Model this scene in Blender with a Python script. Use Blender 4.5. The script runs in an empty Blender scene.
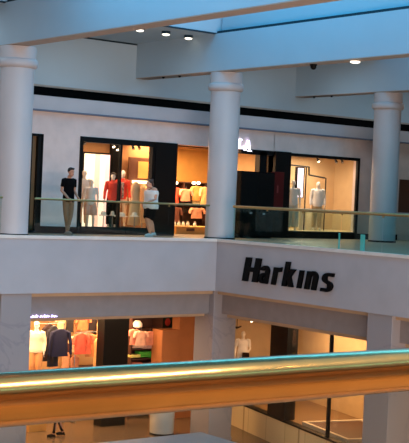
import bpy, bmesh, math, random
from mathutils import Vector, Matrix
random.seed(7)
PI = math.pi
scn = bpy.context.scene
C = scn.collection

# ------------------------------------------------------------------ camera
FPX, YAW, PIT, ROL, EYE = 1213.935, math.radians(37.5785), math.radians(-1.1076), math.radians(2.5186), 1.2121
fw = Vector((math.sin(YAW)*math.cos(PIT), math.cos(YAW)*math.cos(PIT), math.sin(PIT)))
r0 = Vector((math.cos(YAW), -math.sin(YAW), 0)); u0 = r0.cross(fw)
rt = r0*math.cos(ROL) + u0*math.sin(ROL); up = u0*math.cos(ROL) - r0*math.sin(ROL)
cd = bpy.data.cameras.new('camera'); cam = bpy.data.objects.new('camera', cd); C.objects.link(cam)
M3 = Matrix((rt, up, -fw)).transposed()
cam.matrix_world = Matrix.Translation((0, 0, EYE)) @ M3.to_4x4()
cd.sensor_fit = 'HORIZONTAL'; cd.sensor_width = 36; cd.lens = FPX/409*36; cd.clip_start = .05; cd.clip_end = 300
scn.camera = cam

def ray(x, y):
    return fw*FPX + rt*(x-204.5) - up*(y-221.5)
def at(x, y, Y):
    d = ray(x, y); return Vector((0, 0, EYE)) + d*(Y/d.y)
def atx(x, y, X):
    d = ray(x, y); return Vector((0, 0, EYE)) + d*(X/d.x)
def atz(x, y, Z):
    d = ray(x, y); return Vector((0, 0, EYE)) + d*((Z-EYE)/d.z)

# ------------------------------------------------------------------ materials
def lin(c):
    return tuple(((v/255)/12.92 if v/255 <= .04045 else ((v/255+.055)/1.055)**2.4) for v in c)
MATS = {}
def mat(name, c, rough=.6, metal=0., var=.06, scale=3., spec=.5, bump=0., coat=0.):
    if name in MATS: return MATS[name]
    m = bpy.data.materials.new(name); m.use_nodes = True; nt = m.node_tree; b = nt.nodes['Principled BSDF']
    col = lin(c)
    tc = nt.nodes.new('ShaderNodeTexCoord'); nz = nt.nodes.new('ShaderNodeTexNoise')
    nz.inputs['Scale'].default_value = scale; nz.inputs['Detail'].default_value = 3
    nt.links.new(tc.outputs['Object'], nz.inputs['Vector'])
    rp = nt.nodes.new('ShaderNodeValToRGB')
    rp.color_ramp.elements[0].position = .3; rp.color_ramp.elements[1].position = .7
    rp.color_ramp.elements[0].color = (*[max(0, v*(1-var)) for v in col], 1)
    rp.color_ramp.elements[1].color = (*[min(1, v*(1+var)) for v in col], 1)
    nt.links.new(nz.outputs['Fac'], rp.inputs['Fac']); nt.links.new(rp.outputs['Color'], b.inputs['Base Color'])
    b.inputs['Roughness'].default_value = rough; b.inputs['Metallic'].default_value = metal
    b.inputs['Specular IOR Level'].default_value = spec; b.inputs['Coat Weight'].default_value = coat
    if bump:
        bp = nt.nodes.new('ShaderNodeBump'); bp.inputs['Strength'].default_value = bump; bp.inputs['Distance'].default_value = .01
        nt.links.new(nz.outputs['Fac'], bp.inputs['Height']); nt.links.new(bp.outputs['Normal'], b.inputs['Normal'])
    MATS[name] = m
    return m
def emis(name, c, s, var=0.0):
    if name in MATS: return MATS[name]
    m = bpy.data.materials.new(name); m.use_nodes = True; b = m.node_tree.nodes['Principled BSDF']
    b.inputs['Base Color'].default_value = (*lin(c), 1); b.inputs['Emission Color'].default_value = (*lin(c), 1)
    b.inputs['Emission Strength'].default_value = s
    MATS[name] = m; return m
def glassmat(name, tint, amt=.12, rough=.02):
    if name in MATS: return MATS[name]
    m = bpy.data.materials.new(name); m.use_nodes = True; nt = m.node_tree; nt.nodes.remove(nt.nodes['Principled BSDF'])
    out = nt.nodes['Material Output']; t = nt.nodes.new('ShaderNodeBsdfTransparent'); g = nt.nodes.new('ShaderNodeBsdfGlossy')
    t.inputs['Color'].default_value = (*tint, 1); g.inputs['Roughness'].default_value = rough
    lw = nt.nodes.new('ShaderNodeLayerWeight'); lw.inputs['Blend'].default_value = .5
    pw = nt.nodes.new('ShaderNodeMath'); pw.operation = 'POWER'; pw.inputs[1].default_value = 4
    fr = nt.nodes.new('ShaderNodeMath'); fr.operation = 'MULTIPLY_ADD'; fr.inputs[1].default_value = amt*3; fr.inputs[2].default_value = amt*.25
    nt.links.new(lw.outputs['Facing'], pw.inputs[0]); nt.links.new(pw.outputs[0], fr.inputs[0])
    mx = nt.nodes.new('ShaderNodeMixShader')
    nt.links.new(fr.outputs[0], mx.inputs['Fac']); nt.links.new(t.outputs[0], mx.inputs[1]); nt.links.new(g.outputs[0], mx.inputs[2])
    nt.links.new(mx.outputs[0], out.inputs['Surface'])
    MATS[name] = m; return m
def tilemat(name, c1, c2, grout, w, h, rough=.25):
    m = bpy.data.materials.new(name); m.use_nodes = True; nt = m.node_tree; b = nt.nodes['Principled BSDF']
    tc = nt.nodes.new('ShaderNodeTexCoord'); br = nt.nodes.new('ShaderNodeTexBrick')
    br.offset = 0; br.inputs['Scale'].default_value = 1; br.inputs['Brick Width'].default_value = w; br.inputs['Row Height'].default_value = h
    br.inputs['Mortar Size'].default_value = .012
    br.inputs['Color1'].default_value = (*lin(c1), 1); br.inputs['Color2'].default_value = (*lin(c2), 1); br.inputs['Mortar'].default_value = (*lin(grout), 1)
    nt.links.new(tc.outputs['Object'], br.inputs['Vector']); nt.links.new(br.outputs['Color'], b.inputs['Base Color'])
    b.inputs['Roughness'].default_value = rough
    return m
def marble(name, c, vein, rough=.35, scale=1.3):
    m = bpy.data.materials.new(name); m.use_nodes = True; nt = m.node_tree; b = nt.nodes['Principled BSDF']
    tc = nt.nodes.new('ShaderNodeTexCoord'); nz = nt.nodes.new('ShaderNodeTexNoise')
    nz.inputs['Scale'].default_value = scale; nz.inputs['Detail'].default_value = 6; nz.inputs['Distortion'].default_value = 1.5
    rp = nt.nodes.new('ShaderNodeValToRGB'); e = rp.color_ramp.elements
    e[0].position = 0; e[0].color = (*lin(c), 1); e[1].position = 1; e[1].color = (*lin(c), 1)
    for p_, cc in ((.52, c), (.545, vein), (.57, c)):
        k = e.new(p_); k.color = (*lin(cc), 1)
    nt.links.new(tc.outputs['Object'], nz.inputs['Vector']); nt.links.new(nz.outputs['Fac'], rp.inputs['Fac'])
    nt.links.new(rp.outputs['Color'], b.inputs['Base Color']); b.inputs['Roughness'].default_value = rough
    return m

PAINT = (206, 203, 205)
m_wall = mat('wall_paint', (222, 202, 196), .8)
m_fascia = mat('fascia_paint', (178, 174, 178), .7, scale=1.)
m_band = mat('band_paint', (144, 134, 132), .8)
m_beam = mat('beam_paint', (178, 197, 208), .8, scale=.6, var=.03)
m_soffit = mat('soffit_paint', (188, 170, 158), .8)
m_col = mat('column_paint', (198, 190, 190), .45, scale=1., var=.03)
m_black = mat('black_metal', (9, 8, 8), .45, spec=.2)
m_blackm = mat('black_matte', (8, 6, 6), .8, spec=.1)
m_reveal = mat('dark_reveal', (22, 48, 60), .8)  # dark teal puts the joint shadow into the strips' colour; also downlight housings
m_brass = mat('polished_brass', (232, 172, 100), .19, 1., var=.1, scale=6, bump=.25)
m_brass2 = mat('brushed_brass', (190, 160, 110), .35, 1., var=.05)
m_steel = mat('steel', (150, 150, 150), .35, 1.)
m_pier = marble('grey_stone', (154, 148, 150), (142, 137, 142), scale=.6)
m_kick = tilemat('cream_stone', (222, 204, 160), (226, 208, 166), (176, 156, 118), .9, 1.2)
m_floor = tilemat('floor_tiles', (112, 92, 72), (118, 97, 76), (78, 62, 48), 1.2, 1.2)
m_ufloor = mat('gallery_floor', (150, 126, 104), .35)
m_shopwall = mat('warm_shop_wall', (226, 178, 120), .8)
m_tan = mat('beige_shop_wall', (206, 176, 134), .8)
m_brown = mat('warm_brown_panel', (178, 112, 66), .6)
m_gold = mat('gold_panel', (214, 160, 84), .6)
m_glass = glassmat('balustrade_glass', (.90, .95, .93), .14)
m_gtint = glassmat('green_balustrade_glass', (.80, .93, .88), .12)
m_shopglass = glassmat('shop_glass', (.93, .93, .91), .1)
m_nearglass = glassmat('near_glass', (.96, .93, .86), .08)
m_skin = mat('skin', (196, 140, 112), .5)
m_skin2 = mat('pale_skin', (222, 160, 130), .5)
m_white = mat('white_cloth', (236, 228, 222), .8)
m_blackc = mat('black_cloth', (9, 8, 10), .9, spec=.1)
m_manq = mat('white_mannequin', (240, 228, 214), .4)
m_hairb = mat('dark_brown_hair', (34, 22, 18), .6)
m_hairl = mat('light_brown_hair', (70, 40, 26), .6)

# ------------------------------------------------------------------ mesh helpers
class MB:
    def __init__(s): s.bm = bmesh.new()
    def box(s, a, b, rot=None, piv=None):
        x0, y0, z0 = [min(a[i], b[i]) for i in range(3)]; x1, y1, z1 = [max(a[i], b[i]) for i in range(3)]
        vs = [Vector(v) for v in ((x0,y0,z0),(x1,y0,z0),(x1,y1,z0),(x0,y1,z0),(x0,y0,z1),(x1,y0,z1),(x1,y1,z1),(x0,y1,z1))]
        if rot is not None:
            pv = Vector(piv) if piv else (Vector(a)+Vector(b))/2
            R = Matrix.Rotation(rot, 3, 'Z'); vs = [R@(v-pv)+pv for v in vs]
        w = [s.bm.verts.new(v) for v in vs]
        for f in ((0,3,2,1),(4,5,6,7),(0,1,5,4),(1,2,6,5),(2,3,7,6),(3,0,4,7)): s.bm.faces.new([w[i] for i in f])
        return s
    def prism(s, pts, off):
        off = Vector(off); a = [s.bm.verts.new(Vector(p)) for p in pts]; b = [s.bm.verts.new(Vector(p)+off) for p in pts]; n = len(pts)
        s.bm.faces.new(a[::-1]); s.bm.faces.new(b)
        for i in range(n): s.bm.faces.new((a[i], a[(i+1)%n], b[(i+1)%n], b[i]))
        return s
    def rings(s, rings, cap=True):
        R = [[s.bm.verts.new(Vector(p)) for p in r] for r in rings]; n = len(R[0])
        for i in range(len(R)-1):
            for j in range(n): s.bm.faces.new((R[i][j], R[i][(j+1)%n], R[i+1][(j+1)%n], R[i+1][j]))
        if cap: s.bm.faces.new(R[0][::-1]); s.bm.faces.new(R[-1])
        return s
    def lathe(s, c, prof, n=24, sx=1, sy=1):
        c = Vector(c)
        return s.rings([[c+Vector((r*sx*math.cos(2*PI*k/n), r*sy*math.sin(2*PI*k/n), z)) for k in range(n)] for r, z in prof])
    def tube(s, pts, rad, n=10):
        pts = [Vector(p) for p in pts]
        if not isinstance(rad, (list, tuple)): rad = [rad]*len(pts)
        rr = []; pu = None
        for i, p in enumerate(pts):
            d = (pts[min(i+1, len(pts)-1)] - pts[max(i-1, 0)]).normalized()
            if pu is None:
                a = Vector((0,1,0)) if abs(d.y) < .9 else Vector((1,0,0)); pu = (a - d*a.dot(d)).normalized()
            else: pu = (pu - d*pu.dot(d)).normalized()
            v = d.cross(pu); r = rad[i]
            rx, ry = r if isinstance(r, (tuple, list)) else (r, r)
            rr.append([p + pu*(ry*math.cos(2*PI*k/n)) + v*(rx*math.sin(2*PI*k/n)) for k in range(n)])
        return s.rings(rr)
    def ball(s, c, r, n=12):
        rx, ry, rz = r if isinstance(r, (tuple, list)) else (r, r, r); c = Vector(c); m = n//2+2
        return s.rings([[c+Vector((rx*math.sin(t)*math.cos(2*PI*k/n), ry*math.sin(t)*math.sin(2*PI*k/n), -rz*math.cos(t))) for k in range(n)]
                        for t in [PI*(i+.15)/(m-.7) for i in range(m)]])
    def build(s, name, m, parent=None, smooth=False, bevel=0, remesh=0, origin=None, Mx=None, extra=None):
        if Mx is not None: bmesh.ops.transform(s.bm, matrix=Mx, verts=s.bm.verts)
        bmesh.ops.recalc_face_normals(s.bm, faces=s.bm.faces)
        me = bpy.data.meshes.new(name)
        if origin is not None: bmesh.ops.translate(s.bm, vec=-Vector(origin), verts=s.bm.verts)
        s.bm.to_mesh(me); s.bm.free()
        o = bpy.data.objects.new(name, me); C.objects.link(o)
        if origin is not None: o.location = origin
        if parent is not None:
            o.parent = parent
        if remesh:
            md = o.modifiers.new('r', 'REMESH'); md.mode = 'VOXEL'; md.voxel_size = remesh; md.use_smooth_shade = True
            sm = o.modifiers.new('s', 'SMOOTH'); sm.iterations = 3
            dg = bpy.context.evaluated_depsgraph_get(); nm = bpy.data.meshes.new_from_object(o.evaluated_get(dg))
            o.modifiers.clear(); o.data = nm; smooth = True; me = nm; me.materials.clear()
        me.materials.append(m)
        if smooth: me.polygons.foreach_set('use_smooth', [True]*len(me.polygons))
        if bevel:
            md = o.modifiers.new('bevel', 'BEVEL'); md.width = bevel; md.segments = 2; md.limit_method = 'ANGLE'
        if smooth and not remesh:
            try:
                md = o.modifiers.new('es', 'EDGE_SPLIT'); md.split_angle = math.radians(50)
            except Exception: pass
        return o
def tag(o, label=None, cat=None, group=None, kind=None):
    if label: o['label'] = label
    if cat: o['category'] = cat
    if group: o['group'] = group
    if kind: o['kind'] = kind
    return o
def thing(name, loc, label, cat, group=None, rz=0):
    o = bpy.data.objects.new(name, None); C.objects.link(o); o.location = loc; o.rotation_euler.z = rz
    return tag(o, label, cat, group)
def S(o): o['kind'] = 'structure'; return o
def box(name, a, b, m, parent=None, **k): return MB().box(a, b).build(name, m, parent, **k)
def copy_tree(o, parent=None):
    c = o.copy(); C.objects.link(c)
    if parent: c.parent = parent
    for ch in o.children: copy_tree(ch, c)
    return c

# ------------------------------------------------------------------ levels and lines
D = 28.0; XC = 22.05; LOW = -6.0; CW = .445
COLS = (15.5, 22.52, 29.43); CY = 28.5
ZB, ZT, YC = 4.97, 6.09, 32.67; YS = 30.5
XL, XR, YN, YF = -8., 44., -7., 38.

# floors
b = MB(); b.box((XL, D+.02, -.5), (XR, YF, 0)); b.box((XC+.02, 10, -.5), (XR, D+.02, 0))
S(b.build('floor', m_ufloor))
S(box('floor', (XL, YN, -.5), (XR, 1.9, -.2), mat('near_gallery_floor', (214, 176, 136), .5)))
S(box('floor', (XL, YN, LOW-.3), (XR, YF, LOW), m_floor))
# slab fascia: bright lip on top, painted face, recessed grey band
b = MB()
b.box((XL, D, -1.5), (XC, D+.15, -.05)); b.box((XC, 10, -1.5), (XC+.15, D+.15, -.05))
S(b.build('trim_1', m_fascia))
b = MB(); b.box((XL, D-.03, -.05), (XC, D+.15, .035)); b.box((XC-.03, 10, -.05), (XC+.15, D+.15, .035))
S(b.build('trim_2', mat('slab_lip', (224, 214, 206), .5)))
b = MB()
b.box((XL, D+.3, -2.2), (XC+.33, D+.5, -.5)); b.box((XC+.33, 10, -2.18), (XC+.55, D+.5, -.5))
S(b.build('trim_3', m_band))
# underside of slab between fascia and shops
b = MB(); b.box((XL, D+.5, -2.3), (XR, YF, -.5)); b.box((XC+.55, 10, -2.3), (XR, D+.5, -.5)); b.box((XL, D+.15, -1.6), (XC+.33, D+.3, -.5)); b.box((XC+.15, 10, -1.6), (XC+.33, D+.3, -.5))
S(b.build('ceiling', mat('shop_ceiling', (190, 160, 130), .8)))

# shell
S(box('wall_left', (XL-.3, YN, LOW), (XL, YF, 9), m_wall))
S(box('wall_right', (XR, YN, LOW), (XR+.3, YF, 9), m_wall))
S(box('wall_near', (XL, YN-.3, LOW), (XR, YN, 9), m_wall))
S(box('wall_far', (XL, YF, LOW), (XR, YF+.3, 9), m_wall))
S(box('ceiling', (XL, YN, 3.2), (XR, -.6, 3.6), m_wall))
S(box('wall_upper_near', (XL, -.75, 3.2), (XR, -.6, 9), m_wall))
b = MB(); b.box((XL, -.6, 8.5), (-1, YF, 8.7)); b.box((-1, 7, 8.5), (7, YF, 8.7)); b.box((30, -.6, 8.5), (XR, YF, 8.7)); b.box((17, -.6, 8.5), (30, 6, 8.7)); b.box((7, CY+.3, 8.5), (30, YF, 8.7))
S(b.build('ceiling', m_wall))
S(box('wall_gallery', (XL, -4.2, -.2), (XR, -4.0, 3.2), m_wall))
S(box('wall_lower', (XL, 1.7, LOW), (XR, 1.9, -.5), m_wall))

# ------------------------------------------------------------------ coffered roof
for i, cx in enumerate(COLS):
    x0, x1 = (15.1, 15.58) if i == 0 else (cx-CW, cx+.05)
    b = MB(); b.box((x0, 4, ZB+.02), (x1, YC, ZT))
    S(b.build('trim_%d' % (10+i), m_beam))
    S(box('trim_%d' % (20+i), (x0+.004, 4, ZB), (x1-.004, YC, ZB+.02), m_soffit))
    xm = (x0+x1)/2
    S(box('trim_%d' % (30+i), (x0+.02, 4, ZT), (xm+.12, D+.5, ZT+.075), m_reveal))  # dark strip drawn in for the shadow line at the beam top
    S(box('trim_%d' % (40+i), (xm-.05, 4, ZT+.075), (xm+.1, D+.5, 8.2), m_beam))
# well end wall, ceiling strip, far bulkhead
S(box('trim_50', (XL, CY+.08, ZT+.03), (XR, CY+.28, 8.2), m_beam))
S(box('trim_51', (XL, CY+.05, ZT-.01), (XR, CY+.12, ZT+.03), m_reveal))
S(box('ceiling', (XL, CY+.12, ZT), (XR, YF, ZT+.02), m_beam))
S(box('wall_bulkhead', (XL, YC, 4.44), (XR, YC+.2, ZT), m_beam))
S(box('trim_52', (XL, YC-.04, 4.40), (XR, YC+.2, 4.46), m_soffit))
S(box('trim_53', (XL, YC-.012, ZT-.05), (XR, YC, ZT), m_reveal))
S(box('wall_slot', (XL, YC+.02, 2.9), (XR, YC+.2, 4.44), m_blackm))
S(box('ceiling', (XL, YS+.3, 2.93), (XR, YF, 3.1), mat('gallery_shop_ceiling', (150, 120, 90), .8)))
# skylight grid over the wells
for i, y in enumerate((8, 12, 16, 20, 24)):
    S(box('trim_%d' % (60+i), (XL, y, 8.2), (XR, y+.15, 8.4), m_steel))

# ------------------------------------------------------------------ columns
def column(cx, label):
    t = thing('round_column', (cx, CY, 0), label, 'column', 'round columns of the gallery')
    MB().lathe((0,0,0), [(CW, .06), (CW, 4.46)], 48).build('shaft', m_col, t, smooth=True)
    MB().lathe((0,0,0), [(CW+.02, 0), (CW+.02, .06)], 48).build('base_ring', m_black, t, smooth=True)
    MB().lathe((0,0,0), [(CW, 4.40), (CW+.07, 4.44), (CW+.09, 4.50), (CW+.09, 4.60), (CW+.05, 4.64)], 48).build('collar', m_col, t, smooth=True)
    MB().lathe((0,0,0), [(CW+.03, 4.62), (CW+.03, 4.96)], 48).build('capital', m_col, t, smooth=True)
column(COLS[0], 'pale round column at the left edge of the photo under the nearest beam')
column(COLS[1], 'pale round column at the inner corner of the gallery, left of the black cabinet')
column(COLS[2], 'pale round column behind the green glass railing, right of the shop window')

def pier(x0, y0, y1, label, w=.9):
    t = thing('square_pillar', (x0+w/2, (y0+y1)/2, LOW), label, 'pillar', 'grey stone pillars of the lower level')
    box('shaft', (-w/2, -(y1-y0)/2, .12), (w/2, (y1-y0)/2, -1.5-LOW), m_pier, t, bevel=.01)
    box('plinth', (-w/2-.015, -(y1-y0)/2-.015, 0), (w/2+.015, (y1-y0)/2+.015, .12), m_pier, t)
pier(15.06, 28.06, 28.96, 'grey stone pillar on the lower level left of the clothing display')
pier(22.08, 28.06, 28.96, 'grey stone pillar on the lower level at the inner corner, below the middle column', .86)
pier(22.08, 20.9, 21.75, 'grey stone pillar on the lower level right of the beige shop front', .86)

# ------------------------------------------------------------------ upper storefront wall
def X_(px, y=200, Y=YS): return at(px, y, Y).x
ops = [(X_(28.5, 180), X_(41.5, 180), 2.84), (X_(78, 190), X_(272.5, 190), 2.84), (X_(272, 190), X_(357, 200), 2.82)]
XD0, XD1 = X_(399, 190), X_(430, 190)
b = MB(); xs = XL
for x0, x1, zt in ops + [(XD0, XD1, 2.2)]:
    b.box((xs, YS, 0), (x0, YS+.25, 3.55)); b.box((x0, YS, zt), (x1, YS+.25, 3.55)); xs = x1
b.box((xs, YS, 0), (XR, YS+.25, 3.55))
S(b.build('wall_storefront', m_wall))
S(box('trim_4', (XL, YS-.14, 3.52), (XR, YS+.25, 3.93), m_fascia))
S(box('trim_5', (XL, YS-.17, 3.49), (XR, YS-.0, 3.535), mat('blue_grey_trim', (96, 104, 122), .6)))
b = MB(); xs = XL
for x0, x1 in [(ops[0][0], ops[0][1]), (ops[1][0], ops[1][1]), (ops[2][0], ops[2][1]), (XD0, XD1)]:
    b.box((xs, YS-.02, 0), (x0, YS, .2)); xs = x1
b.box((xs, YS-.02, 0), (XR, YS, .2))
S(b.build('baseboard_back', m_blackm))
S(box('ceiling', (XL, YS+.25, 3.5), (XR, YC, 3.93), m_blackm))

# narrow glazed door at left
def frame(name, x0, x1, z0, z1, y, w, m, parent=None, d=.1):
    b = MB(); b.box((x0, y, z0), (x0+w, y+d, z1)); b.box((x1-w, y, z0), (x1, y+d, z1))
    b.box((x0+w, y, z1-w), (x1-w, y+d, z1)); b.box((x0+w, y, z0), (x1-w, y+d, z0+w))
    return b.build(name, m, parent)
d = box('door_1', (ops[0][0]+.06, YS+.1, .1), (ops[0][1]-.16, YS+.12, 2.78), mat('door_panel', (120, 92, 62), .4)); S(d)
f = S(frame('trim_6', ops[0][0], ops[0][1], 0, 2.84, YS-.03, .07, m_black))
S(box('trim_7', (ops[0][1]-.17, YS-.03, .0), (ops[0][1]-.04, YS+.1, 2.8), m_black))

# window 1 (left), black pilaster, entrance, right window
wx0, wx1 = ops[1][0], X_(153, 190)
px0, px1 = wx1, X_(174.5, 190)
S(frame('window_1', wx0, wx1, 0, 2.84, YS-.04, .1, m_black))
S(box('trim_8', (wx0, YS-.05, 0), (wx1, YS+.1, .22), m_black))
S(box('trim_9', (wx0, YS-.05, 2.7), (wx1, YS+.1, 2.86), m_black))
g = box('window_2', (wx0+.1, YS+.02, .22), (wx1-.02, YS+.03, 2.7), m_shopglass); S(g)
S(box('wall_pilaster', (px0, YS-.08, 0), (px1, YS+.3, 2.86), m_black))
mx0, mx1 = X_(112, 180), X_(120, 180)
S(box('trim_14', (at(111, 180, 32.2).x, 32.15, 0), (at(120, 180, 32.2).x, 32.35, 2.93), m_black)); S(box('trim_17', (mx1-.03, YS-.02, 0), (mx1+.03, YS+.1, 2.8), m_black))
# entrance right jamb and dark pilaster
S(box('wall_dark_pilaster', (X_(272, 190)-.0, YS-.12, 0), (X_(287.5, 190), YS+.3, 2.86), m_black))
S(box('wall_entrance_jamb', (24.85, YS-.02, 0), (X_(272, 190), YS+.25, 2.84), m_wall)) if False else None
b = MB(); b.box((X_(240, 160), YS-.04, 2.70), (X_(273, 160), YS+.1, 2.86)); b.box((X_(259, 160), YS-.04, 0), (X_(266, 160), YS+.2, 2.8))
S(b.build('trim_15', m_black))
rx0, rx1 = X_(286.5, 190), X_(357.5, 200)
S(frame('window_3', rx0, rx1, 0, 2.84, YS-.05, .1, m_black))
S(box('trim_16', (rx0, YS-.06, 0), (rx1, YS+.1, .24), m_black))
S(box('window_4', (rx0+.1, YS+.02, .24), (rx1-.1, YS+.03, 2.74), m_shopglass))
S(box('window_5', (XD0, YS+.15, 1.0), (XD1, YS+.2, 2.2), mat('brown_panel_far', (104, 66, 50), .6)))
S(box('wall_far_panel', (XD0, YS+.1, 0), (XD1, YS+.2, 1.0), m_wall))

# shop interiors (upper)
YI = 34.5
S(box('wall_shop_back', (wx0-1, YI, 0), (26.6, YI+.1, 2.93), m_gold))
S(box('wall_shop_left', (wx0-1, YS+.25, 0), (wx0-.9, YI, 2.93), m_tan))
S(box('wall_shop_middle', (26.62, YS+.3, 0), (26.75, YI, 2.93), m_tan))
S(box('wall_display_back', (26.75, 33.2, 0), (33, 33.3, 2.93), m_tan))
S(box('wall_display_right', (31.6, YS+.3, 0), (31.7, 33.2, 2.93), m_tan))
# left display back partition
S(box('wall_display_left', (wx0-.5, 32.6, 0), (X_(150, 190, 32.6), 32.7, 2.93), mat('tan_partition', (176, 124, 78), .7)))
S(box('wall_niche', (14, 32.0, 0), (17.9, 32.1, 2.93), m_tan))

# ------------------------------------------------------------------ figures
def figure(name, loc, face, H, label, cat, skin, hair=None, top=None, bottom=None, shoes=None, pose=None, group=None, vox=.012, thin=1.0, head_tilt=0., sleeves='short', coat=False, detail=False):
    """standing figure in local space facing -Y, height 1.75 scaled to H; joints may be overridden"""
    J = dict(hipL=(.09,0,.93), hipR=(-.09,0,.93), kneeL=(.10,-.02,.50), kneeR=(-.10,-.02,.50), ankL=(.11,.02,.09), ankR=(-.11,.02,.09),
             shL=(.185,0,1.44), shR=(-.185,0,1.44), elL=(.245,.02,1.14), elR=(-.245,.02,1.14), wrL=(.25,-.08,.89), wrR=(-.25,-.08,.89))
    if pose: J.update(pose)
    J = {k: Vector(v) for k, v in J.items()}
    k = H/1.75; w = thin
    t = thing(name, loc, label, cat, group, rz=face)
    K = Matrix.Scale(k, 4)
    hc = Vector((0, -.02-.12*head_tilt, 1.63-.02*head_tilt))
    b = MB()
    def torso(bb, g=0., z0=.86, z1=1.47, hem=1.):
        pr = [(.86, .155, .105), (.95, .16, .11), (1.08, .138, .095), (1.20, .15, .105), (1.32, .172, .115), (1.42, .165, .10), (1.47, .09, .07)]
        R = []
        for z, rx, ry in pr:
            if z < z0-.001 or z > z1+.001: continue
            if hem > 1 and z < 1.1: rx = max(rx, .15)*hem; ry *= hem
            R.append([Vector((w*(rx+g)*math.cos(2*PI*a/20), (ry*w+g)*math.sin(2*PI*a/20), z)) for a in range(20)])
        bb.rings(R)
    torso(b)
    b.tube([(0,0,1.42), (0,-.01,1.52), hc+Vector((0,.01,-.06))], [.065, .052, .052], 12)
    # head: skull, jaw, nose, ears
    b.ball(hc+Vector((0,.012,.03)), (.072, .090, .092), 16)
    b.ball(hc+Vector((0,-.028,-.045)), (.052, .055, .062), 14)
    b.tube([hc+Vector((0,-.078,.025)), hc+Vector((0,-.098,-.012)), hc+Vector((0,-.082,-.02))], [.009, .014, .011], 8)
    for s in (-1, 1): b.ball(hc+Vector((s*.074, .012, .0)), (.011, .02, .03), 8)
    for s_ in 'LR':
        sg = 1 if s_ == 'L' else -1
        b.tube([J['hip'+s_]+Vector((0,0,.03)), (J['hip'+s_]*.55+J['knee'+s_]*.45), J['knee'+s_], (J['knee'+s_]*.65+J['ank'+s_]*.35)+Vector((0,.015,0)), J['ank'+s_]],
               [.088*w, .08*w, .056*w, .055*w, .036], 14)
        ft = J.get('toe'+s_, J['ank'+s_]+Vector((sg*.02, -.17, -.055)))
        b.tube([J['ank'+s_]+Vector((0,.05,-.05)), J['ank'+s_]+Vector((0,0,-.045)), ft], [.035, (.04, .042), (.042, .024)], 10)
        b.tube([J['sh'+s_]+Vector((-sg*.05,0,0)), J['sh'+s_], (J['sh'+s_]+J['el'+s_])/2, J['el'+s_], (J['el'+s_]*.6+J['wr'+s_]*.4), J['wr'+s_]],
               [.055*w, .056*w, .046*w, .037, .036, .025], 12)
        dr = (J['wr'+s_]-J['el'+s_]).normalized(); sd = Vector((0,1,0)) if abs(dr.y) < .8 else Vector((0,0,1)); sd = (sd-dr*sd.dot(dr)).normalized(); nn = dr.cross(sd)
        wr = J['wr'+s_]
        b.tube([wr, wr+dr*.035, wr+dr*.085], [(.02, .026), (.018, .04), (.015, .042)], 10)
        for q, L in zip((-.03, -.01, .01, .03), (.062, .078, .083, .07)):
            p = wr+dr*.08+sd*q
            b.tube([p, p+dr*L*.55+nn*.006*sg, p+dr*L+nn*.02*sg], [.0095, .009, .007], 6)
        p = wr+dr*.03-sd*.03
        b.tube([p, p+dr*.03-sd*.022, p+dr*.065-sd*.026], [.012, .011, .008], 6)
    b.build('body', skin, t, remesh=vox*.62 if detail else vox, Mx=K)
    if detail:
        for s in (-1, 1): MB().ball(hc+Vector((s*.03, -.072, .018)), (.011, .008, .007), 8).build('eye', m_hairb, t, smooth=True, Mx=K)
        e = MB().tube([hc+Vector((-.022,-.076,-.045)), hc+Vector((0,-.083,-.047)), hc+Vector((.022,-.076,-.045))], [.004,.007,.004], 6)
        e.build('mouth', mat('lips', (150, 70, 66), .5), t, smooth=True, Mx=K)
    if hair:
        hm, hk = hair; e = MB()
        e.ball(hc+Vector((0,.03,.05)), (.083, .092, .09), 16)
        if hk == 'short':
            e.ball(hc+Vector((0,-.045,.098)), (.06, .05, .03), 12)
        if hk == 'cap':
            e.ball(hc+Vector((0,-.01,.075)), (.088, .1, .07), 16)
            e.box(hc+Vector((-.06,-.19,.045)), hc+Vector((.06,-.07,.06)))
        if hk == 'bun':
            e.ball(hc+Vector((0,.10,.11)), (.05, .05, .05), 10); e.tube([hc+Vector((0,.09,.06)), hc+Vector((0,.12,-.04)), hc+Vector((0,.11,-.12))], [.05, .055, .03], 10)
        e.build('hair', hm, t, remesh=.009, Mx=K)
    if top:
        tm, z0, tk = top; e = MB()
        torso(e, .017, z0, 1.47 if tk != 'tank' else 1.42, hem=1.12)
        if tk == 'tank':
            for s in (-1, 1): e.tube([(s*.10,-.085,1.38), (s*.10,-.02,1.485), (s*.10,.085,1.38)], .02, 8)
        else:
            for s_ in 'LR':
                sg = 1 if s_ == 'L' else -1; a, m_, c_ = J['sh'+s_], J['el'+s_], J['wr'+s_]
                pts = [a+Vector((-sg*.06,0,.0)), a+Vector((0,0,.0)), a*.35+m_*.65]; rr = [.068*w, .07*w, .064*w]
                if tk == 'long': pts += [m_, m_*.1+c_*.9]; rr += [.056*w, .046*w]
                e.tube(pts, rr, 12)
            if tk == 'long': e.lathe((0,0,0), [(.078, 1.44), (.072, 1.53)], 14)
        e.build('shirt' if tk != 'long' else 'jacket', tm, t, remesh=.012, Mx=K)
    if bottom:
        bm_, zl, g = bottom; e = MB(); torso(e, .02, .86, .97 if True else 1)
        e.lathe((0,0,0), [(.15*w, .82), (.172*w, .88), (.172*w, .96), (.15*w, 1.02)], 20, 1, .74)
        for s_ in 'LR':
            h_, k_, a_ = J['hip'+s_], J['knee'+s_], J['ank'+s_]
            if zl >= .45:
                f = (h_.z-zl)/(h_.z-k_.z); e.tube([h_+Vector((0,0,.02)), h_*(1-f*.6)+k_*f*.6, h_*(1-f)+k_*f], [.1*w, (.098*w+g), (.09*w+g)], 14)
            else:
                e.tube([h_+Vector((0,0,.02)), (h_+k_)/2, k_, a_+(k_-a_)*.08], [.1*w, .092*w+g*.5, .07*w+g, .058*w+g], 14)
        e.build('shorts' if zl >= .45 else 'trousers', bm_, t, remesh=.012, Mx=K)
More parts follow.
